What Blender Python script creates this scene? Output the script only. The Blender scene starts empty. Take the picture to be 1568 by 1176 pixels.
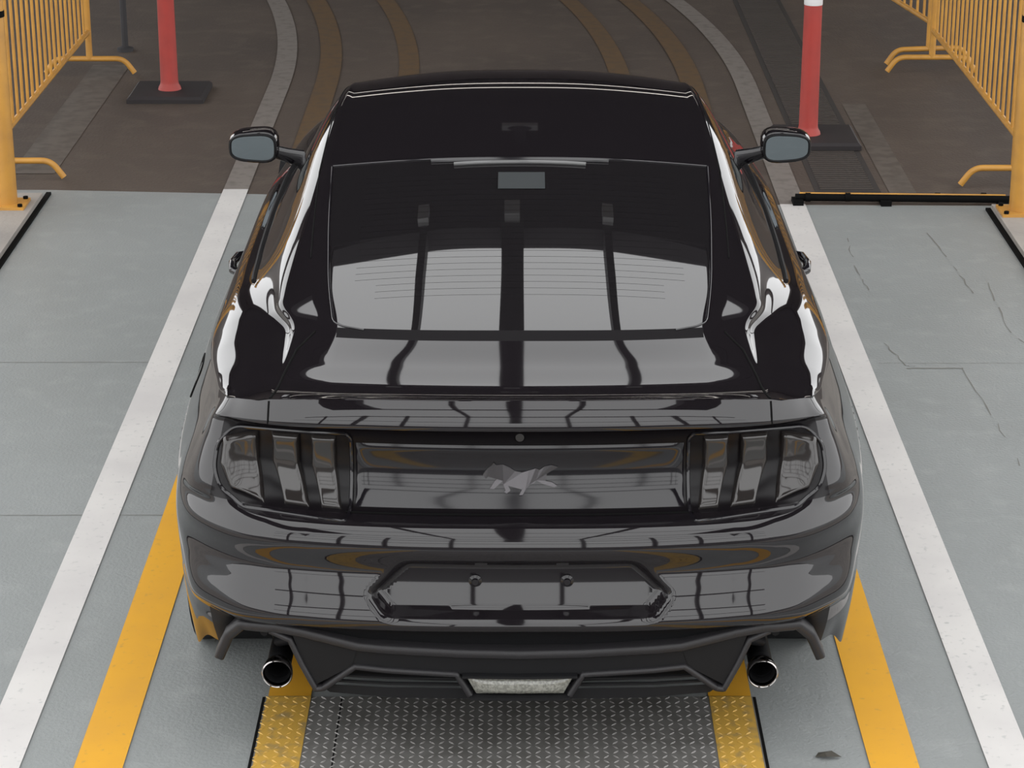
import bpy, bmesh, math, random
import numpy as np
from mathutils import Vector, Matrix
from mathutils.bvhtree import BVHTree
random.seed(3)
S=bpy.context.scene
C=S.collection

# ---------------------------------------------------------------- materials
def mat(name,col,rough=.5,metal=0,ior=1.5,coat=0,noise=None,bump=None,emit=None,coatr=.03,spec=None):
    m=bpy.data.materials.new(name); m.use_nodes=True
    nt=m.node_tree; b=nt.nodes['Principled BSDF']
    b.inputs['Base Color'].default_value=(*col,1)
    b.inputs['Roughness'].default_value=rough
    b.inputs['Metallic'].default_value=metal
    b.inputs['IOR'].default_value=ior
    b.inputs['Coat Weight'].default_value=coat
    b.inputs['Coat Roughness'].default_value=coatr
    if spec is not None: b.inputs['Specular IOR Level'].default_value=spec
    if emit:
        b.inputs['Emission Color'].default_value=(*emit[0],1); b.inputs['Emission Strength'].default_value=emit[1]
    tc=nt.nodes.new('ShaderNodeTexCoord')
    if noise:
        prev=None
        for (sc,c2,lo,hi,det) in noise:
            n=nt.nodes.new('ShaderNodeTexNoise'); n.inputs['Scale'].default_value=sc; n.inputs['Detail'].default_value=det
            nt.links.new(tc.outputs['Object'],n.inputs['Vector'])
            r=nt.nodes.new('ShaderNodeMapRange'); r.inputs['From Min'].default_value=lo; r.inputs['From Max'].default_value=hi
            nt.links.new(n.outputs['Fac'],r.inputs['Value'])
            mx=nt.nodes.new('ShaderNodeMix'); mx.data_type='RGBA'
            nt.links.new(r.outputs['Result'],mx.inputs['Factor'])
            if prev is None: mx.inputs[6].default_value=(*col,1)
            else: nt.links.new(prev,mx.inputs[6])
            mx.inputs[7].default_value=(*c2,1)
            prev=mx.outputs[2]
        nt.links.new(prev,b.inputs['Base Color'])
    if bump:
        n=nt.nodes.new('ShaderNodeTexNoise'); n.inputs['Scale'].default_value=bump[0]; n.inputs['Detail'].default_value=6
        nt.links.new(tc.outputs['Object'],n.inputs['Vector'])
        bp=nt.nodes.new('ShaderNodeBump'); bp.inputs['Strength'].default_value=bump[1]; bp.inputs['Distance'].default_value=.01
        nt.links.new(n.outputs['Fac'],bp.inputs['Height']); nt.links.new(bp.outputs['Normal'],b.inputs['Normal'])
    return m

M_paint=mat('black_paint',(.009,.0075,.009),.03,ior=1.65)
M_glass=mat('tinted_glass',(.010,.009,.010),.015,ior=1.80)
M_rubber=mat('rubber',(.010,.009,.010),.4,spec=.03)
M_gap=mat('panel_gap',(.004,.004,.004),.8,spec=.1)
M_gloss=mat('gloss_black_trim',(.008,.007,.009),.08,ior=1.6)
M_plastic=mat('grey_plastic',(.021,.020,.022),.42,spec=.4,bump=(400,.15))
M_dark=mat('dark_plastic',(.009,.009,.010),.6,spec=.2)
M_lens=mat('smoked_lens',(.022,.019,.018),.09,ior=1.68)
M_lensd=mat('lamp_bezel',(.005,.004,.005),.25,ior=1.35)
M_clear=mat('clear_lens',(.26,.26,.23),.18,coat=1,noise=[(160,(.16,.16,.14),.4,.6,2)])
M_hbl=mat('brake_lens',(.10,.10,.10),.25,coat=.5)
M_chrome=mat('chrome',(.45,.43,.42),.12,metal=1)
M_dchrome=mat('dark_chrome',(.10,.095,.095),.2,metal=1)
M_emb=mat('emblem_metal',(.11,.105,.11),.25,metal=.9)
M_mirror=mat('mirror_glass',(.20,.225,.24),.02,metal=1)
M_tyre=mat('tyre',(.018,.018,.018),.8)
M_rim=mat('alloy',(.25,.25,.26),.3,metal=1)
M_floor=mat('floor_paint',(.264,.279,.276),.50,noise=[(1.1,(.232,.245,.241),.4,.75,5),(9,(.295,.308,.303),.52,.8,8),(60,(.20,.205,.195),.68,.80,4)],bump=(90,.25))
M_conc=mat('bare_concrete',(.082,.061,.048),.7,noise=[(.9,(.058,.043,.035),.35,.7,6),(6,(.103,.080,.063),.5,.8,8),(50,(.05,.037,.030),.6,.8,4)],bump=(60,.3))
M_asph=mat('asphalt',(.055,.054,.053),.8,noise=[(4,(.04,.04,.039),.4,.7,6)],bump=(60,.4))
M_curb=mat('curb_concrete',(.34,.31,.28),.75,noise=[(3,(.27,.25,.23),.4,.7,6)],bump=(50,.3))
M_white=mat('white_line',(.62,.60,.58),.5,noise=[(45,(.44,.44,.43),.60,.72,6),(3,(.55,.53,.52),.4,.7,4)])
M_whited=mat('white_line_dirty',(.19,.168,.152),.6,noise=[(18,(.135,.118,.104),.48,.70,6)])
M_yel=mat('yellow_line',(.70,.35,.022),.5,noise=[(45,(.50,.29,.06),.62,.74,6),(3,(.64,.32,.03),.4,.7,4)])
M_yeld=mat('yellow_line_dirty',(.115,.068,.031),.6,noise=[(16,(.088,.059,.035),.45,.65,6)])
M_plate=mat('steel_plate',(.20,.195,.185),.5,metal=.25,noise=[(14,(.14,.135,.125),.4,.7,5)])
M_tread=mat('steel_tread',(.26,.25,.24),.45,metal=.35)
M_ybar=mat('yellow_steel',(.56,.28,.05),.45,noise=[(9,(.46,.23,.05),.4,.7,4)])
M_red=mat('red_plastic',(.38,.042,.032),.5,noise=[(9,(.31,.038,.03),.4,.75,4)])
M_wp=mat('reflective_band',(.75,.75,.75),.4)
M_base=mat('black_rubber_base',(.018,.014,.015),.7)
M_grate=mat('trench_grate',(.055,.045,.039),.7)
M_gslot=mat('trench_slot',(.028,.023,.021),.8)
M_ceil=mat('ceiling_dark',(.026,.023,.025),.9)
M_wall=mat('wall_paint',(.10,.085,.08),.9)
M_steel=mat('steel_beam',(.03,.028,.03),.7)
M_brk=mat('galvanised_bracket',(.35,.35,.35),.5)
M_led=mat('added_lamp_tube',(1,1,1),.5,emit=((1,.93,.85),3.5))
M_crack=mat('crack',(.17,.165,.15),.9)

# ---------------------------------------------------------------- helpers
def empty(name,loc=(0,0,0)):
    o=bpy.data.objects.new(name,None); o.location=loc; C.objects.link(o); return o
def mesh_obj(name,verts,faces,mats,parent=None,smooth=True,midx=None):
    me=bpy.data.meshes.new(name); me.from_pydata([tuple(v) for v in verts],[],faces)
    for m in (mats if isinstance(mats,list) else [mats]): me.materials.append(m)
    if midx is not None: me.polygons.foreach_set('material_index',midx)
    me.polygons.foreach_set('use_smooth',[smooth]*len(me.polygons))
    me.update()
    o=bpy.data.objects.new(name,me); C.objects.link(o)
    if parent: o.parent=parent
    return o
class MB:
    def __init__(s): s.v=[];s.f=[];s.m=[]
    def add(s,v,f,m=0):
        n=len(s.v); s.v+= [tuple(p) for p in v]; s.f+=[tuple(i+n for i in q) for q in f]; s.m+=[m]*len(f)
    def box(s,a,b,m=0):
        x0,y0,z0=a;x1,y1,z1=b
        s.add([(x0,y0,z0),(x1,y0,z0),(x1,y1,z0),(x0,y1,z0),(x0,y0,z1),(x1,y0,z1),(x1,y1,z1),(x0,y1,z1)],
          [(3,2,1,0),(4,5,6,7),(0,1,5,4),(1,2,6,5),(2,3,7,6),(3,0,4,7)],m)
    def tube(s,pts,r,m=0,n=10,closed=False,cap=True):
        pts=[Vector(p) for p in pts]; N=len(pts); rings=[]
        rr=r if isinstance(r,(list,tuple)) else [r]*N
        up=None
        for i,p in enumerate(pts):
            if closed: t=(pts[(i+1)%N]-pts[i-1])
            else: t=pts[min(i+1,N-1)]-pts[max(i-1,0)]
            t.normalize()
            if up is None:
                up=Vector((0,0,1)) if abs(t.z)<.9 else Vector((0,1,0))
            up=(up-t*up.dot(t)).normalized(); w=t.cross(up)
            rings.append([p+(up*math.cos(a)+w*math.sin(a))*rr[i] for a in [2*math.pi*k/n for k in range(n)]])
        V=[q for R in rings for q in R]; F=[]
        for i in range(N if closed else N-1):
            j=(i+1)%N
            for k in range(n):
                F.append((i*n+k,i*n+(k+1)%n,j*n+(k+1)%n,j*n+k))
        if cap and not closed:
            F.append(tuple(range(n-1,-1,-1))); F.append(tuple((N-1)*n+k for k in range(n)))
        s.add(V,F,m)
    def lathe(s,prof,c,axis='z',m=0,n=28):
        V=[];F=[]
        for (r,h) in prof:
            for k in range(n):
                a=2*math.pi*k/n
                if axis=='z': V.append((c[0]+r*math.cos(a),c[1]+r*math.sin(a),c[2]+h))
                elif axis=='x': V.append((c[0]+h,c[1]+r*math.cos(a),c[2]+r*math.sin(a)))
                else: V.append((c[0]+r*math.cos(a),c[1]+h,c[2]+r*math.sin(a)))
        for i in range(len(prof)-1):
            for k in range(n): F.append((i*n+k,i*n+(k+1)%n,(i+1)*n+(k+1)%n,(i+1)*n+k))
        s.add(V,F,m)
    def obj(s,name,mats,parent=None,smooth=True,angle=None):
        o=mesh_obj(name,s.v,s.f,mats,parent,smooth,s.m)
        bm=bmesh.new(); bm.from_mesh(o.data); bmesh.ops.recalc_face_normals(bm,faces=bm.faces)
        if smooth:
            for e in bm.edges:
                if len(e.link_faces)==2 and e.calc_face_angle(0)>(angle or .7): e.smooth=False
        bm.to_mesh(o.data); bm.free(); return o
def arc(pts,r=.04,n=5):
    out=[Vector(pts[0])]
    for i in range(1,len(pts)-1):
        p=Vector(pts[i]);a=(Vector(pts[i-1])-p);b=(Vector(pts[i+1])-p)
        q=min(r,a.length*.45,b.length*.45);a=p+a.normalized()*q;b=p+b.normalized()*q
        for k in range(n+1):
            t=k/n; out.append(a*(1-t)**2+p*2*t*(1-t)+b*t*t)
    out.append(Vector(pts[-1])); return out

# ---------------------------------------------------------------- surface interpolation
def resample(net,axis,step,mn=2,breaks=()):
    A=np.moveaxis(np.array(net,float),axis,0)
    n=A.shape[0]
    seg=np.linalg.norm(np.diff(A,axis=0),axis=-1)
    L=seg.mean(axis=tuple(range(1,seg.ndim))); L=np.maximum(L,1e-4)
    t=np.concatenate([[0],np.cumsum(L)])
    h=np.diff(t); sh=(-1,)+(1,)*(A.ndim-1)
    d=np.diff(A,axis=0)/h.reshape(sh)
    m=np.zeros_like(A)
    m[0]=d[0]; m[-1]=d[-1]
    for i in range(1,n-1):
        a=(h[i-1]*d[i]+h[i]*d[i-1])/(h[i]+h[i-1])
        mnm=np.minimum(abs(d[i]),abs(d[i-1]))
        same=np.sign(d[i])*np.sign(d[i-1])>0
        lim=np.where(same,3*mnm,1.0*mnm)
        m[i]=np.clip(a,-lim,lim)
    mr=m.copy(); ml=m.copy()
    for b in breaks:
        mr[b]=((2*h[b]+h[b+1])*d[b]-h[b]*d[b+1])/(h[b]+h[b+1])
        ml[b]=((2*h[b-1]+h[b-2])*d[b-1]-h[b-1]*d[b-2])/(h[b-1]+h[b-2])
    out=[];keys=[]
    for i in range(n-1):
        st=step(i) if callable(step) else step
        k=max(mn,int(math.ceil(h[i]/st)))
        for q in range(k):
            u=q/k
            h00=2*u**3-3*u**2+1;h10=u**3-2*u**2+u;h01=-2*u**3+3*u**2;h11=u**3-u**2
            out.append(h00*A[i]+h10*h[i]*mr[i]+h01*A[i+1]+h11*h[i]*ml[i+1]); keys.append(i+u)
    out.append(A[-1]); keys.append(n-1)
    return np.moveaxis(np.array(out),0,axis),keys

# ================================================================= CAR
car=empty('sports_coupe')
T=[
 [(0,.115,1.012),(.35,.13,1.010),(.55,.16,1.0),(.64,.19,.99),(.70,.23,.975),(.735,.265,.965),(.765,.30,.955)],
 [(0,.20,.993),(.33,.21,.992),(.50,.235,.989),(.61,.27,.983),(.68,.305,.974),(.735,.34,.964),(.79,.38,.940)],
 [(0,.36,1.016),(.32,.37,1.0145),(.50,.39,1.012),(.60,.43,1.006),(.67,.48,.988),(.75,.52,.970),(.828,.55,.920)],
 [(0,.51,1.062),(.30,.522,1.0597),(.495,.56,1.054),(.60,.62,1.034),(.68,.68,.992),(.785,.71,.966),(.865,.75,.900)],
 [(0,.80,1.1316),(.30,.80,1.1253),(.53,.80,1.1085),(.650,.82,1.066),(.725,.85,.998),(.812,.88,.966),(.893,.92,.875)],
 [(0,1.15,1.2077),(.30,1.15,1.2014),(.555,1.15,1.1825),(.645,1.15,1.138),(.785,1.16,.982),(.845,1.17,.950),(.906,1.2,.868)],
 [(0,1.52,1.2788),(.30,1.52,1.2725),(.57,1.52,1.2525),(.642,1.52,1.208),(.808,1.52,.958),(.850,1.52,.938),(.900,1.52,.872)],
 [(0,1.9,1.336),(.30,1.9,1.3295),(.57,1.9,1.308),(.632,1.9,1.264),(.818,1.9,.945),(.853,1.9,.928),(.895,1.9,.87)],
 [(0,2.2,1.357),(.30,2.2,1.350),(.56,2.2,1.328),(.617,2.2,1.286),(.822,2.2,.935),(.855,2.2,.918),(.895,2.2,.865)],
 [(0,2.5,1.335),(.30,2.49,1.327),(.55,2.45,1.302),(.602,2.42,1.266),(.822,2.5,.925),(.855,2.5,.910),(.893,2.5,.86)],
 [(0,3.25,1.0),(.35,3.2,.995),(.62,3.05,.98),(.70,3.0,.965),(.80,2.98,.915),(.835,2.98,.890),(.875,2.98,.845)],
 [(0,3.9,.93),(.35,3.9,.92),(.58,3.88,.90),(.68,3.86,.88),(.76,3.84,.855),(.81,3.80,.825),(.85,3.75,.78)],
 [(0,4.6,.80),(.35,4.57,.79),(.56,4.50,.78),(.66,4.46,.76),(.72,4.42,.74),(.76,4.40,.72),(.80,4.38,.70)],
]
side=lambda s:T[s][6]
Xm=[.918,.948,.970,.980,.968,.938,.918,.911,.907,.903,.902,.83]
net=[]
for si,r in enumerate([[(x,y+.012,z-.02) for x,y,z in T[0]]]+T):
    r=list(r); x,y,z=r[6]
    dxx=.10*(Xm[max(0,si-2)]-x) if si>1 else -.014
    r.append((x+min(dxx,.008)-.003,y+(.004 if si<=1 else 0),z-.028))
    net.append([(-x,y,z) for x,y,z in r[:0:-1]]+r)
A,ks=resample(net,0,lambda i:.010 if i<6 else .025,4)
A,kj=resample(A,1,.014,4,breaks=(5,9))
ks=[k-1 for k in ks]; kj=[abs(k-7) for k in kj]
nr,nc=A.shape[:2]
verts=[tuple(p) for p in A.reshape(-1,3)]; faces=[];mi=[]
for i in range(nr-1):
    for j in range(nc-1):
        faces.append((i*nc+j,i*nc+j+1,(i+1)*nc+j+1,(i+1)*nc+j))
        s=(ks[i]+ks[i+1])/2; q=(kj[j]+kj[j+1])/2; m=0
        if 2.80<s<6 and q<2:
            m=1
            if s<3.05: m=2
        elif 5.2<s<9.55 and 3.12<q<3.92: m=1
        elif 9.04<s<9.96 and q<2.85: m=1
        mi.append(m)
# lower body ------------------------------------------------------
Zk0=[1.012,.985,.94,.928,.87,.70,.692,.640,.57,.530,.428,.41,.33,.24]
Zk6=[.955,.94,.918,.905,.86,.715,.695,.645,.57,.530,.430,.40,.345,.275]
Y0=[.115,.100,.088,.130,.165,.100,.050,.020,.030,.017,-.012,.02,.06,.08]
dl=[0,.015,.045,.075,.115,.15,.185]; db=[0,.010,.035,.060,.095,.15,.235]
rec={1:(.145,.18,.112),2:(.175,.205,.138),3:(.205,.235,.160),4:(.235,.25,.18),5:(.258,.25,.205),6:(.287,.282,.262)}
X0=[0,.35,.55,.64,.70,.735,.765]; X1=[0,.35,.55,.66,.735,.800,.870]
wx=[0,.08,.25,.35,.5,.9,.95,1,1,1,.98,.95,.88,.75]; wz=[0,.04,.21,.39,.65,.82,1]
ff=[0,.02,.055,.075,.12,.32,.35,.41,.50,.54,.68,.71,.83,1]
lowZ={3:(.405,.385),4:(.400,.375),5:(.36,.300)}
low=[]
for r in range(14):
    row=[]
    for k in range(7):
        x=X0[k]+(X1[k]-X0[k])*wx[r]
        z=Zk0[r]+(Zk6[r]-Zk0[r])*wz[k]
        if r>=12 and k in lowZ: z=lowZ[k][r-12]
        if r<3: y=Y0[r]+dl[k]
        elif r<6: y=Y0[r] if k==0 else rec[k][r-3]
        else: y=Y0[r]+db[k]
        if r>=12 and k in (5,6): y-=.03
        row.append((x,y,z))
    f=ff[r]
    for s in range(1,13):
        x,y,z=side(s); xm=Xm[s-1]
        g=math.sin(min(f/.48,1)*math.pi/2)
        X=x+(xm-x)*g-(.035*((f-.45)/.55)**2 if f>.45 else 0)
        row.append((X,y-(.02 if s==1 else 0)*g,z+(.22-z)*f))
    for j in range(5,-1,-1):
        x,y,z=T[12][j]; row.append((x,y+.15*(1-(1-min(f/.4,1))**2)-.06*max(0,f-.5),z+(.2-z)*f))
    low.append([(-x,y,z) for x,y,z in row[:0:-1]]+row)
K=len(low[0]); mid=(K-1)//2
B,kr=resample(low,0,.007,3)
B,kk=resample(B,1,lambda i:.008 if abs(i+.5-mid)<3 else (.012 if abs(i+.5-mid)<8 else .03),2)
kk=[abs(k-mid) for k in kk]
hexa=[(-.40,.515),(-.30,.608),(.30,.608),(.40,.515),(.345,.447),(-.345,.447)]
def hexd(x,z):
    d=[]
    for i in range(6):
        a=hexa[i];b=hexa[(i+1)%6]; ex,ez=b[0]-a[0],b[1]-a[1]; L=math.hypot(ex,ez)
        d.append(-((x-a[0])*(-ez)+(z-a[1])*ex)/L)
    return d
for i in range(B.shape[0]):
    for j in range(B.shape[1]):
        x,y,z=B[i,j]
        if y<.2 and abs(x)<.45 and .43<z<.64:
            D=hexd(x,z)
            if min(D)>0:
                s=1
                for dd in D:
                    t=min(1,dd/.028); s*=t*t*(3-2*t)
                yr=.066-.16*max(0,.60-z)-.5*max(0,.585-z)**2+.12*x*x
                B[i,j,1]=y+(yr-y)*s
off=len(verts)
n2,m2=B.shape[:2]
P=B.reshape(-1,3)
arches=[(.98,.345),(3.70,.345)]
verts+= [tuple(p) for p in P]
RA=.375
for i in range(n2-1):
    for j in range(m2-1):
        ids=(i*m2+j,i*m2+j+1,(i+1)*m2+j+1,(i+1)*m2+j)
        c=P[list(ids)].mean(0)
        if abs(c[0])>.7 and any((c[1]-a)**2+(c[2]-b)**2<RA**2 for a,b in arches): continue
        faces.append(tuple(k+off for k in ids))
        r=(kr[i]+kr[i+1])/2;k=(kk[j]+kk[j+1])/2
        m=0
        if 11<r and k<5.4: m=3
        elif r>2.6 and r<5.0 and k<5.3: m=4
        elif 12.6<r and k>10: m=3
        mi.append(m)
used={}
for fc in faces:
    for a in range(4):
        e=tuple(sorted((fc[a],fc[(a+1)%4]))); used[e]=used.get(e,0)+1
for e,c in used.items():
    if c==1:
        for v in e:
            x,y,z=verts[v]
            for a,b in arches:
                d=math.hypot(y-a,z-b)
                if abs(x)>.7 and abs(d-RA)<.045 and v>=off:
                    verts[v]=(x,a+(y-a)/d*RA,b+(z-b)/d*RA)
body=mesh_obj('body',verts,faces,[M_paint,M_glass,M_rubber,M_dark,M_lensd],car,True,mi)
bm=bmesh.new(); bm.from_mesh(body.data)
bmesh.ops.delete(bm,geom=[v for v in bm.verts if not v.link_faces],context='VERTS')
bm.faces.ensure_lookup_table()
for f in bm.faces:
    c=f.calc_center_median(); o=Vector((0,max(.8,min(3.9,c.y)),.5))
    if f.normal.dot(c-o)<0: f.normal_flip()
for e in bm.edges:
    if len(e.link_faces)==2 and e.calc_face_angle(0)>.75: e.smooth=False
bm.to_mesh(body.data)
bvh=BVHTree.FromBMesh(bm); bm.free()
def ry(x,z,default=.1):
    h=bvh.ray_cast(Vector((x,-2,z)),Vector((0,1,0)))
    return h[0].y if h[0] else default
def rz(x,y):
    h=bvh.ray_cast(Vector((x,y,3)),Vector((0,0,-1)))
    return h[0].z if h[0] else 1
def sub(pts,n=8,closed=False):
    out=[];N=len(pts)
    for i in range(N if closed else N-1):
        a=pts[i];b=pts[(i+1)%N]
        for k in range(n): out.append(tuple(a[q]+(b[q]-a[q])*k/n for q in range(len(a))))
    if not closed: out.append(tuple(pts[-1]))
    return out
# panel gaps ------------------------------------------------------
g=MB()
for sg in (-1,1):
    pts=sub([(.555,.58),(.60,.50),(.625,.36),(.640,.24),(.644,.20)],6)
    g.tube([(sg*x,y,rz(sg*x,y)+.0005) for x,y in pts],.0028,n=6)
    pts=sub([(.645,.985),(.647,.93)],5)
    g.tube([(sg*x,ry(sg*x,z)-.0005,z) for x,z in pts],.0028,n=6)
    pts=sub([(.597,.98),(.603,1.15),(.612,1.52),(.60,1.9),(.588,2.2),(.575,2.4)],6)
    g.tube([(sg*x,y,rz(sg*x,y)+.0003) for x,y in pts],.0022,n=6)
    def sx(y,z):
        h=bvh.ray_cast(Vector((sg*3,y,z)),Vector((-sg,0,0))); return h[0].x if h[0] else sg*.9
    for yy in (1.62,2.93):
        g.tube([(sx(yy,z),yy,z) for z in np.linspace(.90,.28,14)],.003,n=6)
pts=sub([(-.45,.703),(.45,.703)],40); g.tube([(x,ry(x,z)-.001,z) for x,z in pts],.003,n=6)
g.obj('panel_gaps',M_gap,car)
g=MB()
for sg in (-1,1):
    pts=arc([(sg*.42,.545,0),(sg*.505,.585,0),(sg*.533,.80,0),(sg*.556,1.15,0),(sg*.571,1.52,0)],.12,8)
    pts=[(p.x,p.y) for p in pts]
    g.tube([(x,y,rz(x,y)+.0005) for x,y in sub(pts,3)],.003,n=8)
g.obj('rear_window_seal',M_gloss,car)
g=MB()
pp=[]
for k in range(24):
    a=2*math.pi*k/24; y=.93+.085*math.copysign(abs(math.cos(a))**.6,math.cos(a)); z=.79+.05*math.copysign(abs(math.sin(a))**.6,math.sin(a))
    h=bvh.ray_cast(Vector((-3,y,z)),Vector((1,0,0)))
    if h[0]: pp.append(h[0])
g.tube(pp,.003,n=6,closed=True); g.obj('fuel_door_gap',M_gap,car)

def patch(name,L,R,bulge,material,nu=10,nv=12,pw=4,pv=8,edge=.0):
    L=sub(L,nv//(len(L)-1));R=sub(R,nv//(len(R)-1)); nv2=len(L)
    V=[];F=[]
    us=[.5-.5*math.cos(math.pi*j/nu) for j in range(nu+1)]
    for i in range(nv2):
        for j in range(nu+1):
            u=us[j];v=i/(nv2-1)
            x=L[i][0]*(1-u)+R[i][0]*u; z=L[i][1]*(1-u)+R[i][1]*u
            b=bulge*(1-abs(2*u-1)**pw)*(1-abs(2*v-1)**pv)+edge
            V.append((x,ry(x,z)-b,z))
    for i in range(nv2-1):
        for j in range(nu): a=i*(nu+1)+j; F.append((a,a+1,a+nu+2,a+nu+1))
    return mesh_obj(name,V,F,material,car)
for sg,nm in ((-1,'left'),(1,'right')):
    bars=[([(.775,.868),(.784,.80),(.757,.738)],[(.682,.884),(.680,.805),(.664,.710)]),
          ([(.645,.889),(.648,.808),(.612,.711)],[(.572,.893),(.574,.808),(.545,.708)]),
          ([(.540,.895),(.543,.808),(.514,.708)],[(.474,.896),(.476,.808),(.462,.706)])]
    for i,(L,R) in enumerate(bars):
        L=[(sg*x,z) for x,z in L];R=[(sg*x,z) for x,z in R]
        if sg>0: L,R=R,L
        patch(f'tail_lamp_{nm}_lens_{i+1}',L,R,.022,M_lens,nu=30,nv=30,pw=14,pv=20)
    g=MB()
    rim=[(.452,.902),(.745,.893),(.790,.848),(.800,.785),(.783,.736),(.725,.704),(.438,.695),(.436,.887)]
    rr=arc([(sg*x,0,z) for x,z in rim+[rim[0]]],.02,4)[:-1]
    rr=sub([(p.x,p.z) for p in rr],3,True)
    g.tube([(x,ry(x,z)-.003,z) for x,z in rr],.005,n=8,closed=True)
    g.obj(f'tail_lamp_{nm}_rim',M_gloss,car)
patch('tail_panel',[(-.425,.872),(-.425,.712)],[(.425,.872),(.425,.712)],.008,M_gloss,nu=60,nv=14,pw=40,pv=14)
# emblem: running horse
hp=[(749,742),(748,738),(755,729),(762,724),(764,720),(768,724),(778,723),(788,727),(797,733),(808,735),(818,732),(828,729),(834,731),
    (842,726),(852,724),(862,727),(855,730),(846,732),(838,736),(836,741),(843,747),(853,749),(861,754),(856,756),(848,753),(838,751),(829,746),
    (826,750),(818,753),(812,760),(808,766),(803,766),(807,758),(812,750),(815,745),(806,744),(796,745),(790,747),(786,753),(790,760),(784,764),
    (780,762),(784,758),(779,752),(778,747),(770,751),(765,758),(758,758),(761,754),(766,747),(772,742),(768,736),(762,736),(756,741),(752,744)]
def emb():
    bm=bmesh.new(); vs=[]
    for px,py in hp:
        x=(px-804)*.0017; z=.785-(py-743)*.0018
        vs.append(bm.verts.new((x,0,z)))
    f=bm.faces.new(vs)
    bmesh.ops.triangulate(bm,faces=[f])
    ex=bmesh.ops.extrude_face_region(bm,geom=bm.faces[:])
    top=[v for v in ex['geom'] if isinstance(v,bmesh.types.BMVert)]
    ts=set(top)
    for v in bm.verts: v.co.y=ry(v.co.x,v.co.z)-(.013 if v in ts else .004)
    bmesh.ops.recalc_face_normals(bm,faces=bm.faces)
    me=bpy.data.meshes.new('horse_emblem');bm.to_mesh(me);bm.free();me.materials.append(M_emb)
    o=bpy.data.objects.new('horse_emblem',me);C.objects.link(o);o.parent=car
emb()
g=MB()
for x,z in ((-.115,.540),(.122,.540)):
    y=ry(x,z); g.lathe([(.0,-.012),(.008,-.012),(.010,-.006),(.017,-.003),(.018,.004)],(x,y,z),'y',n=16)
for x in (-.10,.11):
    y=ry(x,.588); g.box((x-.016,y-.008,.586),(x+.016,y+.01,.596))
g.obj('plate_bolts',M_gloss,car)
g=MB(); g.lathe([(0,-.006),(.011,-.006),(.014,-.002),(.014,.006)],(0,ry(0,.90),.90),'y',n=18); g.obj('rear_camera',M_dchrome,car)
g=MB(); P0=[(x,1.475+.01*(1-(x/.2)**2),0) for x in np.linspace(-.2,.2,20)]
g.tube([(x,y,rz(x,y)+.004) for x,y,_ in P0],.006,n=8); g.obj('high_brake_lamp',M_hbl,car)
g=MB(); P0=[(x,1.505) for x in np.linspace(-.27,.27,24)]
g.tube([(x,y,rz(x,y)+.001) for x,y in P0],.007,n=8)
g.tube([(x,1.522,rz(x,1.522)) for x in np.linspace(-.57,.57,40)],.0035,n=6)
g.obj('roof_lip',M_gloss,car)
g=MB()
for k in range(22):
    y=.70+k*.034; w=.46 if y>.8 else .40
    g.tube([(x,y,rz(x,y)+.0001) for x in np.linspace(-w,w,24)],.0004,n=4)
g.obj('defroster_wires',M_gap,car)
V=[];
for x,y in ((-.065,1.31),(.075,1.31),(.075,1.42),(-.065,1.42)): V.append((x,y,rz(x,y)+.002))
mesh_obj('window_reflection',V,[(0,1,2,3)],mat('painted_reflection',(.024,.028,.030),.5,spec=.3),car,False)  # lighter panel laid on the glass, a reflection put in as colour

# diffuser and lower valance --------------------------------------
def yb(x): return float(np.interp(abs(x),[0,.35,.55,.66,.735,.795,.85],[.012,.022,.047,.072,.107,.15,.21]))
def band(g,path,w,th=.03,lift=0,m=0):
    pts=sub(path,8); N=len(pts); V=[];F=[]
    for i,(x,z) in enumerate(pts):
        a=pts[max(i-1,0)];b=pts[min(i+1,N-1)]; tx,tz=b[0]-a[0],b[1]-a[1];L=math.hypot(tx,tz) or 1
        nx,nz=-tz/L,tx/L
        y=yb(x)-lift
        for (o,dy) in ((-.5,th),(-.5,.006),(-.32,0),(.32,0),(.5,.006),(.5,th)):
            V.append((x+nx*w*o,y+dy,z+nz*w*o))
    for i in range(N-1):
        for k in range(5): F.append((i*6+k,i*6+k+1,i*6+k+7,i*6+k+6))
    g.add(V,F,m)
def fill(g,poly_top,poly_bot,dy,m=0,n=8):
    A1=sub(poly_top,n);B1=sub(poly_bot,n);V=[];F=[]
    for i in range(len(A1)):
        for t in (0,.33,.66,1):
            x=A1[i][0]*(1-t)+B1[i][0]*t; z=A1[i][1]*(1-t)+B1[i][1]*t
            V.append((x,yb(x)+dy,z))
    for i in range(len(A1)-1):
        for k in range(3): F.append((i*4+k,i*4+k+1,i*4+k+5,i*4+k+4))
    g.add(V,F,m)
g=MB()
half=[(.800,.268),(.768,.345),(.73,.388),(.64,.400),(.56,.392),(.42,.362),(.16,.350),(0,.348)]
full=[(-x,z) for x,z in half]+[(x,z) for x,z in half[-2::-1]]
band(g,full,.026,th=.07,lift=.004)
for sg in (-1,1):
    h2=[(.655,.385),(.60,.365),(.572,.30),(.535,.228),(.515,.232),(.43,.300),(.30,.292),(.165,.285),(.13,.225)]
    band(g,[(sg*x,z) for x,z in h2],.016,th=.05,lift=-.004)
    fill(g,[(sg*.60,.40),(sg*.42,.36)],[(sg*.545,.235),(sg*.44,.30)],.012,1)
fill(g,[(-.42,.36),(-.16,.35),(.16,.35),(.42,.36)],[(-.44,.30),(-.16,.285),(.16,.285),(.44,.30)],.014,1)
g.obj('diffuser_trim',[M_plastic,M_dark],car,angle=1.2)
g=MB()
fill(g,[(-.53,.235),(-.30,.235),(.30,.235),(.53,.235)],[(-.50,.212),(-.3,.205),(.3,.205),(.50,.212)],.03)
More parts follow.
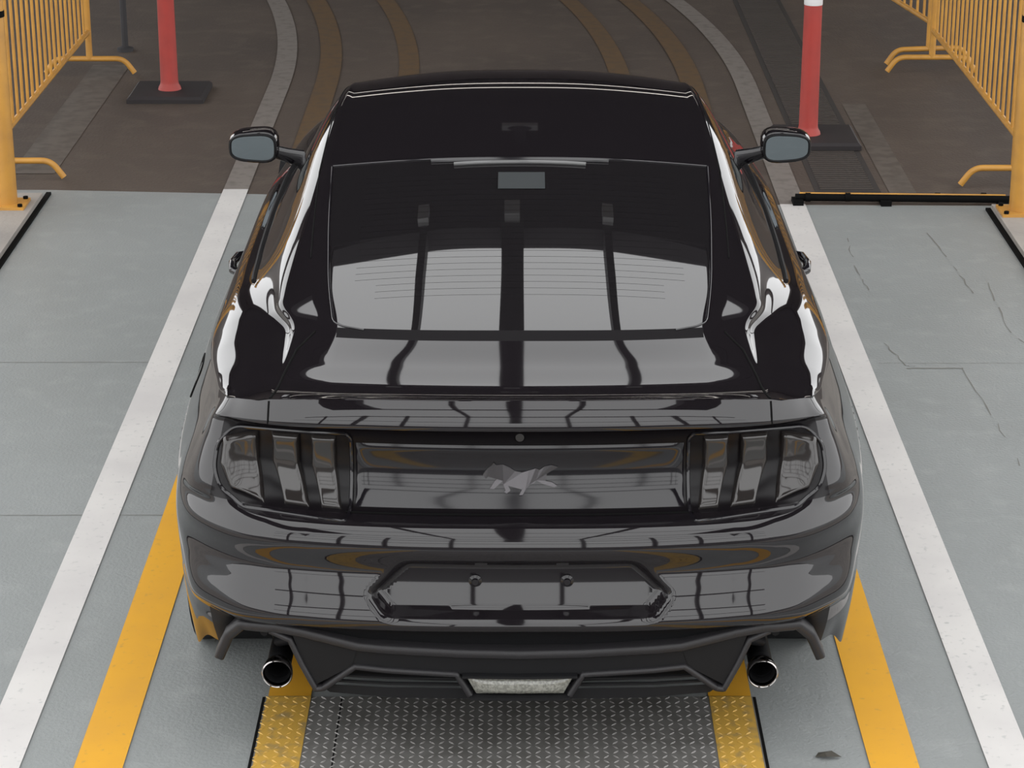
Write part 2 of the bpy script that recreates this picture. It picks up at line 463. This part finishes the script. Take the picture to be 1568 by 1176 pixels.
for z in (.262,.245,.228):
    g.tube([(x,yb(x)+.035,z) for x in np.linspace(-.50,.50,40)],.005,n=6)
g.obj('diffuser_fins',M_dark,car)
g=MB()
V=[];F=[];nu=40;nv=6
for i in range(nv+1):
    for j in range(nu+1):
        v=i/nv;u=2*j/nu-1; hw=.138-.012*v*2; x=u*hw; z=.276-.046*v
        V.append((x,yb(x)+.014-.012*(1-abs(u)**6)*(1-abs(2*v-1)**4)*(.75 if abs(u)<.06 else 1),z))
for i in range(nv):
    for j in range(nu): a=i*(nu+1)+j;F.append((a,a+1,a+nu+2,a+nu+1))
g.add(V,F); g.obj('reverse_lamp',M_clear,car)
g=MB()
band(g,[(-.15,.284),(.15,.284)],.010,.03,.004); band(g,[(-.13,.222),(.13,.222)],.010,.03,.004)
g.obj('reverse_lamp_housing',M_dark,car)
for sg,nm in ((-1,'left'),(1,'right')):
    g=MB(); c=(sg*.636,.015,.272)
    g.lathe([(.032,.40),(.032,.09),(.038,.075),(.041,.05),(.041,.042),(.038,.038),(.0345,.042),(.033,.055),(.032,.10),(.031,.2),(0,.2)],c,'y',n=36)
    o=g.obj(f'exhaust_{nm}',[M_chrome,M_dark],car)
    for p in o.data.polygons:
        cc=p.center
        if cc.y>.075 and math.hypot(cc.x-c[0],cc.z-c[2])<.0338 : p.material_index=1
    g=MB(); g.tube([(sg*.638,.22,.31),(sg*.638,.16,.318),(sg*.60,.14,.335)],.016,n=10); g.tube([(sg*.66,.26,.32),(sg*.68,.18,.335)],.012,n=8)
    g.lathe([(.0,-.16),(.10,-.15),(.11,0),(.10,.15),(0,.16)],(sg*.62,.52,.30),'x',0,24)
    g.obj(f'exhaust_muffler_{nm}',M_dark,car)
for sg,nm in ((-1,'left'),(1,'right')):
    g=MB(); V=[];F=[];nu=28;nv=14
    def sp(v,e): return math.copysign(abs(v)**e,v)
    cx,cy,cz=sg*.950,2.78,1.0
    for i in range(nv+1):
        ph=-math.pi/2+math.pi*i/nv
        for j in range(nu):
            th=2*math.pi*j/nu
            y=sp(math.sin(ph),.8); rad=sp(math.cos(ph),.45)
            X=rad*sp(math.cos(th),.62)*.090; Z=rad*sp(math.sin(th),.62)*.058
            y2=max(y*.085,-.045)
            Z*= 1-.12*(sg*X/.09)
            V.append((cx+X,cy+y2,cz+Z))
    for i in range(nv):
        for j in range(nu): F.append((i*nu+j,i*nu+(j+1)%nu,(i+1)*nu+(j+1)%nu,(i+1)*nu+j))
    g.add(V,F); g.obj(f'mirror_{nm}_housing',M_paint,car,angle=1.0)
    g=MB(); V=[(cx,cy-.051,cz)];F=[]
    for j in range(32):
        th=2*math.pi*j/32; X=sp(math.cos(th),.6)*.080;Z=sp(math.sin(th),.6)*.047*(1-.12*(sg*X/.09))
        V.append((cx+X,cy-.0505+X*sg*.06,cz+Z))
    for j in range(32): F.append((0,1+j,1+(j+1)%32))
    g.add(V,F); g.obj(f'mirror_{nm}_glass',M_mirror,car,smooth=False)
    g=MB(); g.tube([(V[1+j][0],V[1+j][1]-.001,V[1+j][2]) for j in range(32)],.004,n=6,closed=True)
    g.obj(f'mirror_{nm}_rim',M_dark,car)
    g=MB(); g.tube([(sg*.79,2.83,.935),(sg*.84,2.81,.955),(sg*.90,2.80,.975)],[.035,.026,.024],n=12); g.obj(f'mirror_{nm}_arm',M_gloss,car)
    g=MB(); g.tube([(sg*.895,1.86,.80),(sg*.935,1.90,.805),(sg*.945,1.98,.805),(sg*.935,2.06,.805),(sg*.895,2.10,.80)],.014,n=10); g.obj(f'door_handle_{nm}',M_gloss,car)
g=MB(); g.box((-.80,1.36,.17),(.80,3.3,.32)); g.box((-.50,.22,.20),(.50,.60,.34)); g.box((-.66,.60,.17),(.66,4.5,.34)); g.obj('underbody',M_dark,car,False)
for y,a in ((.98,'rear'),(3.70,'front')):
    for sg,nm in ((-1,'left'),(1,'right')):
        g=MB(); c=(sg*.795,y,.345)
        g.lathe([(.23,-.12),(.30,-.125),(.335,-.115),(.345,-.09),(.345,.09),(.335,.115),(.30,.125),(.23,.12)],c,'x',0,48)
        g.lathe([(.23,-.12),(.215,-.10),(.215,.10),(.235,.122),(.22,.125),(.205,.09)],c,'x',1,48)
        for k in range(10):
            t=2*math.pi*k/10
            g.tube([(c[0]+sg*.085,c[1]+.04*math.cos(t),c[2]+.04*math.sin(t)),(c[0]+sg*.10,c[1]+.212*math.cos(t),c[2]+.212*math.sin(t))],[.022,.013],1,8)
        g.lathe([(0,sg*.10),(.05,sg*.10),(.06,sg*.06)],c,'x',1,24)
        g.lathe([(.0,0),(.2,0)],(c[0]-sg*.0,c[1],c[2]),'x',2,24)
        g.obj(f'wheel_{a}_{nm}',[M_tyre,M_rim,M_dark],car)
        g=MB(); g.lathe([(.378,-.15),(.378,.07)],c,'x',0,40); g.lathe([(0,0),(.378,0)],(sg*.66,y,.345),'x',0,40); g.obj(f'wheel_well_{a}_{nm}',M_dark,car)
g=MB()
for sg in (-1,1):
    L=[]
    for i,s in enumerate(ks):
        if 5.2<=s<=9.6:
            j=min(range(nc),key=lambda q:abs(kj[q]-4)+(0 if (A[i,q,0]*sg>0) else 9)); L.append(tuple(A[i,j]+np.array([0,0,.002])))
    g.tube(L,.007,n=6)
g.obj('belt_trim',M_dark,car)

# ================================================================= PLACE
YR=5.53
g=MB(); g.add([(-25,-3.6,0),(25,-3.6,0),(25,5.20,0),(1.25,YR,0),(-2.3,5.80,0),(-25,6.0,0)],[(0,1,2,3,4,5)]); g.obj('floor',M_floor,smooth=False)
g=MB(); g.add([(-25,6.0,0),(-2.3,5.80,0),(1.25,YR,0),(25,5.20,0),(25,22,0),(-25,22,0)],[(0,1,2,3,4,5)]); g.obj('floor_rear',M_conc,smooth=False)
g=MB(); g.add([(-25,-30,0),(25,-30,0),(25,-3.6,0),(-25,-3.6,0)],[(0,1,2,3)]); g.obj('ground_asphalt',M_asph,smooth=False)
def xo(y): return -.0385*max(0,y-8.0)**2
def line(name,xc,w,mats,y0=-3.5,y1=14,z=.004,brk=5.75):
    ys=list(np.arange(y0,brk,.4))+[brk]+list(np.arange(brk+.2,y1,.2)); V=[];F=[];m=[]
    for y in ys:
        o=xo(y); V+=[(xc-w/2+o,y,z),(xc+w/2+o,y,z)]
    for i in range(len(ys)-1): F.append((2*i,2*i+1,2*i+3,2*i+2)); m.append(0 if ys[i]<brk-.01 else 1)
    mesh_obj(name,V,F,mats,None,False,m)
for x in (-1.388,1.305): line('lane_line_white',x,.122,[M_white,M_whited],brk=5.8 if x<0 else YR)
for x in (-1.118,.995): line('lane_line_yellow',x,.13,[M_yel,M_yeld],brk=2.5)  # dirty paint begins early here, added to cut orange reflections on the car
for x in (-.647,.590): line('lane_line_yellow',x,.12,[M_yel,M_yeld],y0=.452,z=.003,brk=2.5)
def strip(name,pts,m,z=.002):
    mesh_obj(name,[(x,y,z) for x,y in pts],[tuple(range(len(pts)))],m,None,False)
M_fade=mat('faded_strip',(.107,.089,.075),.7,noise=[(12,(.078,.063,.052),.42,.62,5)])
strip('floor_strip',[(-2.55,6.1),(-2.33,6.1),(-2.33,8.6),(-2.55,8.6)],M_fade)
strip('floor_strip',[(1.80,5.65),(1.93,5.65),(1.93,7.6),(1.80,7.6)],M_fade)
g=MB(); g.box((1.44,5.75,0),(1.76,16,.002),1)
for k in range(250):
    y=5.8+k*.04
    g.box((1.47,y,.001),(1.73,y+.022,.005),0)
g.obj('trench_grate',[M_grate,M_gslot],smooth=False)
g=MB(); g.box((-.722,-2.6,0),(.662,.445,.004),3); g.box((-.712,-2.6,.002),(.652,.435,.010),0)
for (a,b) in ((-.708,-.585),(.53,.648)): g.box((a,-2.6,.009),(b,.434,.0112),1)
g.box((-.5,-2.6,.009),(-.496,.434,.0108),3)
dx=.026
for i in range(52):
    for j in range(60):
        x=-.705+i*dx; y=.425-j*dx
        if x>.645: continue
        sgn=1 if (i+j)%2 else -1
        a=math.radians(45)*sgn; L=.0115;W=.0034;H=.0026
        m=1 if (x<-.585 or x>.53) else 2
        z0=.0105 if m!=1 else .0115
        ca,sa=math.cos(a),math.sin(a)
        V=[(x+ca*L,y+sa*L,z0),(x-sa*W,y+ca*W,z0),(x-ca*L,y-sa*L,z0),(x+sa*W,y-ca*W,z0),(x+ca*L*.4,y+sa*L*.4,z0+H),(x-ca*L*.4,y-sa*L*.4,z0+H)]
        g.add(V,[(0,1,4),(1,2,5,4),(2,3,5),(3,0,4,5)],m)
g.obj('tread_plate',[M_plate,mat('yellow_on_plate',(.55,.33,.06),.5,noise=[(30,(.33,.23,.09),.5,.7,5)]),M_tread,M_gap],smooth=False)
def crack(pts,w=.006,jit=.012):
    P=sub(pts,7); V=[];F=[]
    for i,(x,y) in enumerate(P):
        j=(random.random()-.5)*2*jit; ww=w*(.3+random.random())
        V+=[(x+j-ww/2,y+j*.3,.0015),(x+j+ww/2,y+ww*.3+j*.3,.0015)]
    for i in range(len(P)-1):
        if random.random()<.85: F.append((2*i,2*i+1,2*i+3,2*i+2))
    return V,F
g=MB()
for pts in ([(1.50,4.97),(1.47,4.55),(1.486,4.19)],[(1.87,5.13),(1.90,4.6),(1.93,4.15)],[(1.46,3.5),(1.50,3.23),(1.54,3.22)],[(1.715,3.2),(1.74,2.6),(1.745,2.12),(1.80,1.6)],[(2.02,4.3),(1.98,3.7),(2.06,3.2)],[(-.87,.98),(-.90,.80)]):
    g.add(*crack(pts,.0045,.007))
def hline(y,x0,x1,w=.004):
    V=[];F=[];P=np.linspace(x0,x1,30)
    for x in P:
        j=(random.random()-.5)*.004; V+=[(x,y-w/2+j,.0015),(x,y+w/2+j,.0015)]
    for i in range(29):F.append((2*i,2*i+2,2*i+3,2*i+1))
    return V,F
g.add(*hline(3.20,1.50,1.72,.008)); g.add(*hline(3.27,-2.26,-1.45,.003)); g.add(*hline(1.75,-2.26,-1.0,.003)); g.add(*hline(3.26,1.4,2.2,.002))
g.obj('floor_cracks',M_crack,smooth=False)
g=MB(); g.add([(.79,.10,.004),(.82,.085,.012),(.86,.095,.006),(.835,.115,.014),(.80,.12,.006),(.815,.10,.016)],[(0,1,5),(1,2,3,5),(3,4,5),(4,0,5)]); g.obj('dry_leaf',mat('leaf',(.05,.045,.035),.8),smooth=False)
g=MB(); g.box((-5,-3.5,0),(-2.30,5.62,.035),0); g.box((-2.30,-3.5,0),(-2.277,5.72,.012),1); g.obj('curb',[M_curb,M_gap],smooth=False)
g=MB(); g.box((2.235,-3.5,0),(5,5.42,.035),0); g.box((2.212,-3.5,0),(2.235,5.44,.012),1); g.obj('curb',[M_curb,M_gap],smooth=False)
g=MB(); g.tube([(1.32,5.56,.030),(2.34,5.52,.030)],.018,0,12)
g.tube([(1.34,5.565,.049),(2.32,5.525,.049)],.005,1,8)
for x in (1.33,1.75,2.31): g.box((x-.025,5.50,0),(x+.025,5.59,.025),0)
for x in (1.38,1.57,2.0,2.22): g.tube([(x-.012,5.55,.033),(x+.012,5.549,.033)],.022,0,12)
g.obj('stop_bar',[M_gap,M_ybar])
def barricade(p0,p1,h=1.10):
    p0=Vector((*p0,0));p1=Vector((*p1,0)); L=(p1-p0).length; d=(p1-p0)/L; n=Vector((-d.y,d.x,0))
    W=lambda a,b,c:p0+d*a+n*b+Vector((0,0,c))
    g=MB()
    lo=.26
    g.tube(arc([W(0,0,.10),W(0,0,h),W(L,0,h),W(L,0,.10)],.12,6),.019,0,10)
    g.tube([W(0,0,lo),W(L,0,lo)],.016,0,8)
    k=int(L/.125)
    for i in range(1,k): g.tube([W(L*i/k,0,lo),W(L*i/k,0,h)],.0085,0,6)
    for a in (.0,L):
        g.tube(arc([W(a,-.26,.016),W(a,-.20,.10),W(a,.20,.10),W(a,.26,.016)],.09,7),.016,0,10)
    return g.obj('steel_barricade',M_ybar)
barricade((-2.52,5.98),(-2.52,8.32))
barricade((2.42,5.84),(2.42,8.36))
barricade((2.44,8.60),(2.10,10.75))
g=MB(); g.tube([(-2.42,9.0,0),(-2.42,9.0,.5)],.02,0,8); g.lathe([(.05,0),(.05,.02),(.02,.03)],(-2.42,9.0,0),'z',0,16); g.obj('stanchion',M_steel)
for x,y in ((-2.43,5.40),(2.345,5.28)):
    g=MB(); g.lathe([(.055,0),(.055,1.12),(.045,1.15),(.02,1.165),(0,1.168)],(x,y,.035),'z',0,28)
    g.box((x-.10,y-.09,.035),(x+.10,y+.09,.048),0)
    for a,b in ((-.08,-.07),(.08,-.07),(.08,.07),(-.08,.07)): g.lathe([(.012,0),(.012,.012),(0,.014)],(x+a,y+b,.048),'z',1,8)
    g.lathe([(.057,.90),(.0575,.905),(.0575,.925),(.057,.93)],(x,y,.035),'z',1,28)
    g.lathe([(.057,1.0),(.0575,1.005),(.0575,1.02),(.057,1.025)],(x,y,.035),'z',1,28)
    g.obj('yellow_bollard',[M_ybar,M_gap])
for x,y in ((-1.985,7.82),(1.515,6.76)):
    z0=0 if x<0 else .0055
    g=MB(); g.lathe([(.066,.035),(.062,.05),(.053,.065),(.050,.08),(.047,.6),(.046,1.08),(.040,1.10),(.03,1.11),(0,1.11)],(x,y,z0),'z',0,28)
    g.lathe([(.0478,.72),(.0485,.722),(.0485,.80),(.0478,.802)],(x,y,z0),'z',1,28)
    g.lathe([(.0478,.92),(.0485,.922),(.0485,1.0),(.0478,1.002)],(x,y,z0),'z',1,28)
    b=.215
    ox=0 if x<0 else .04
    V=[];
    for (h,s) in ((0,1),(.022,1),(.036,.93)): V+=[(x+ox+a*b*s,y+c*b*s,h+z0) for a,c in ((-1,-1),(1,-1),(1,1),(-1,1))]
    F=[(8,9,10,11)]
    for l in (0,4):
        for k in range(4): F.append((l+k,l+(k+1)%4,l+4+(k+1)%4,l+4+k))
    g.add(V,F,2)
    g.obj('delineator_post',[M_red,M_wp,M_base])
HC=5.2; OW=2.4; YC=5.85
g=MB(); g.box((-7,YC,HC),(7,22,HC+.3)); g.obj('ceiling',M_ceil,smooth=False)
g=MB(); g.box((-3.5,-6,HC),(-OW,YC,HC+.3)); g.box((OW,-6,HC),(3.5,YC,HC+.3))
for sg in (-1,1):   # unseen gussets, invented to round the sky's reflection in the rear glass
    n=12; cx0=1.1; cy0=3.9
    P1=[(cx0+(OW-cx0)*math.sin(math.pi/2*k/n)**.8,cy0+(YC-cy0)*math.cos(math.pi/2*k/n)**.8) for k in range(n+1)]
    for k in range(n):
        a,b=P1[k],P1[k+1]
        V=[(sg*a[0],a[1],HC+.02),(sg*b[0],b[1],HC+.02),(sg*OW,YC,HC+.02)]
        V+=[(x,y,HC+.2) for x,y,z in V]
        g.add(V,[(0,1,2),(3,5,4),(0,3,4,1)])
g.obj('ceiling_side',M_ceil,smooth=False)
for sg,nm in ((-1,'wall_left'),(1,'wall_right')):
    a,b=sorted((sg*7,sg*7.2))
    g=MB(); g.box((a,20.5,0),(b,22,HC)); g.box((a,YC,4.6),(b,20.5,HC))
    for y in (YC,13.0): g.box((a,y,0),(b,y+.25,4.6))
    g.obj(nm,M_wall,smooth=False)
g=MB(); g.box((-7.2,22,0),(7.2,22.2,HC)); g.obj('wall_back',M_wall,smooth=False)
g=MB()
for x,w in ((-.05,.15),(-.80,.07),(.72,.07)):
    g.box((x-w/2,-9,HC-.02),(x+w/2,YC+.1,HC+.2))
    g.box((x-w/2,-9.1,0 if abs(x)>.5 else 3.2),(x+w/2,-8.9,HC+.2))
    g.box((x-.05,YC+.06,HC-.12),(x+.05,YC+.26,HC-.02),1)
for x in (-3.4,-2.3,2.3,3.4,-5,5): g.box((x-.05,-9.1,0),(x+.05,-8.9,HC+.2))
for z in (2.0,3.6,5.2): g.box((-7,-9.1,z),(7,-8.95,z+.10))
for y in (-6,-2.5): g.box((-2.45,y,HC),(2.45,y+.10,HC+.15))
g.obj('canopy_frame',[M_steel,M_brk],smooth=False)
for y in (14,18):
    g=MB(); g.box((-3.5,y,HC-.25),(3.5,y+.12,HC-.18),0); g.box((-3.5,y-.04,HC-.18),(3.5,y+.16,HC),1); g.obj('added_ceiling_lamp',[M_led,M_steel],smooth=False)  # lamps added out of view for the bright line on the car roof
g=MB(); g.box((-.04,7.6,HC-.35),(.04,7.7,HC),0); g.box((-.12,7.55,HC-.5),(.12,7.75,HC-.34),1); g.lathe([(0,-.05),(.07,-.04),(.08,.0)],(0,7.54,HC-.42),'y',0,16); g.obj('ceiling_camera',[M_steel,M_brk],smooth=False)

w=bpy.data.worlds.new('World'); S.world=w; w.use_nodes=True
nt=w.node_tree; bg=nt.nodes['Background']; bg.inputs[0].default_value=(.98,.985,.99,1); bg.inputs[1].default_value=2.25
cd=bpy.data.cameras.new('camera'); cam=bpy.data.objects.new('camera',cd); C.objects.link(cam)
cam.location=(0,-5.63,3.15); cam.rotation_euler=(math.radians(70),0,0)
cd.sensor_width=36; cd.lens=3700/1568*36; cd.shift_x=-12/1568; cd.clip_end=200
S.camera=cam
S.view_settings.view_transform='Standard'
S.view_settings.look='None'
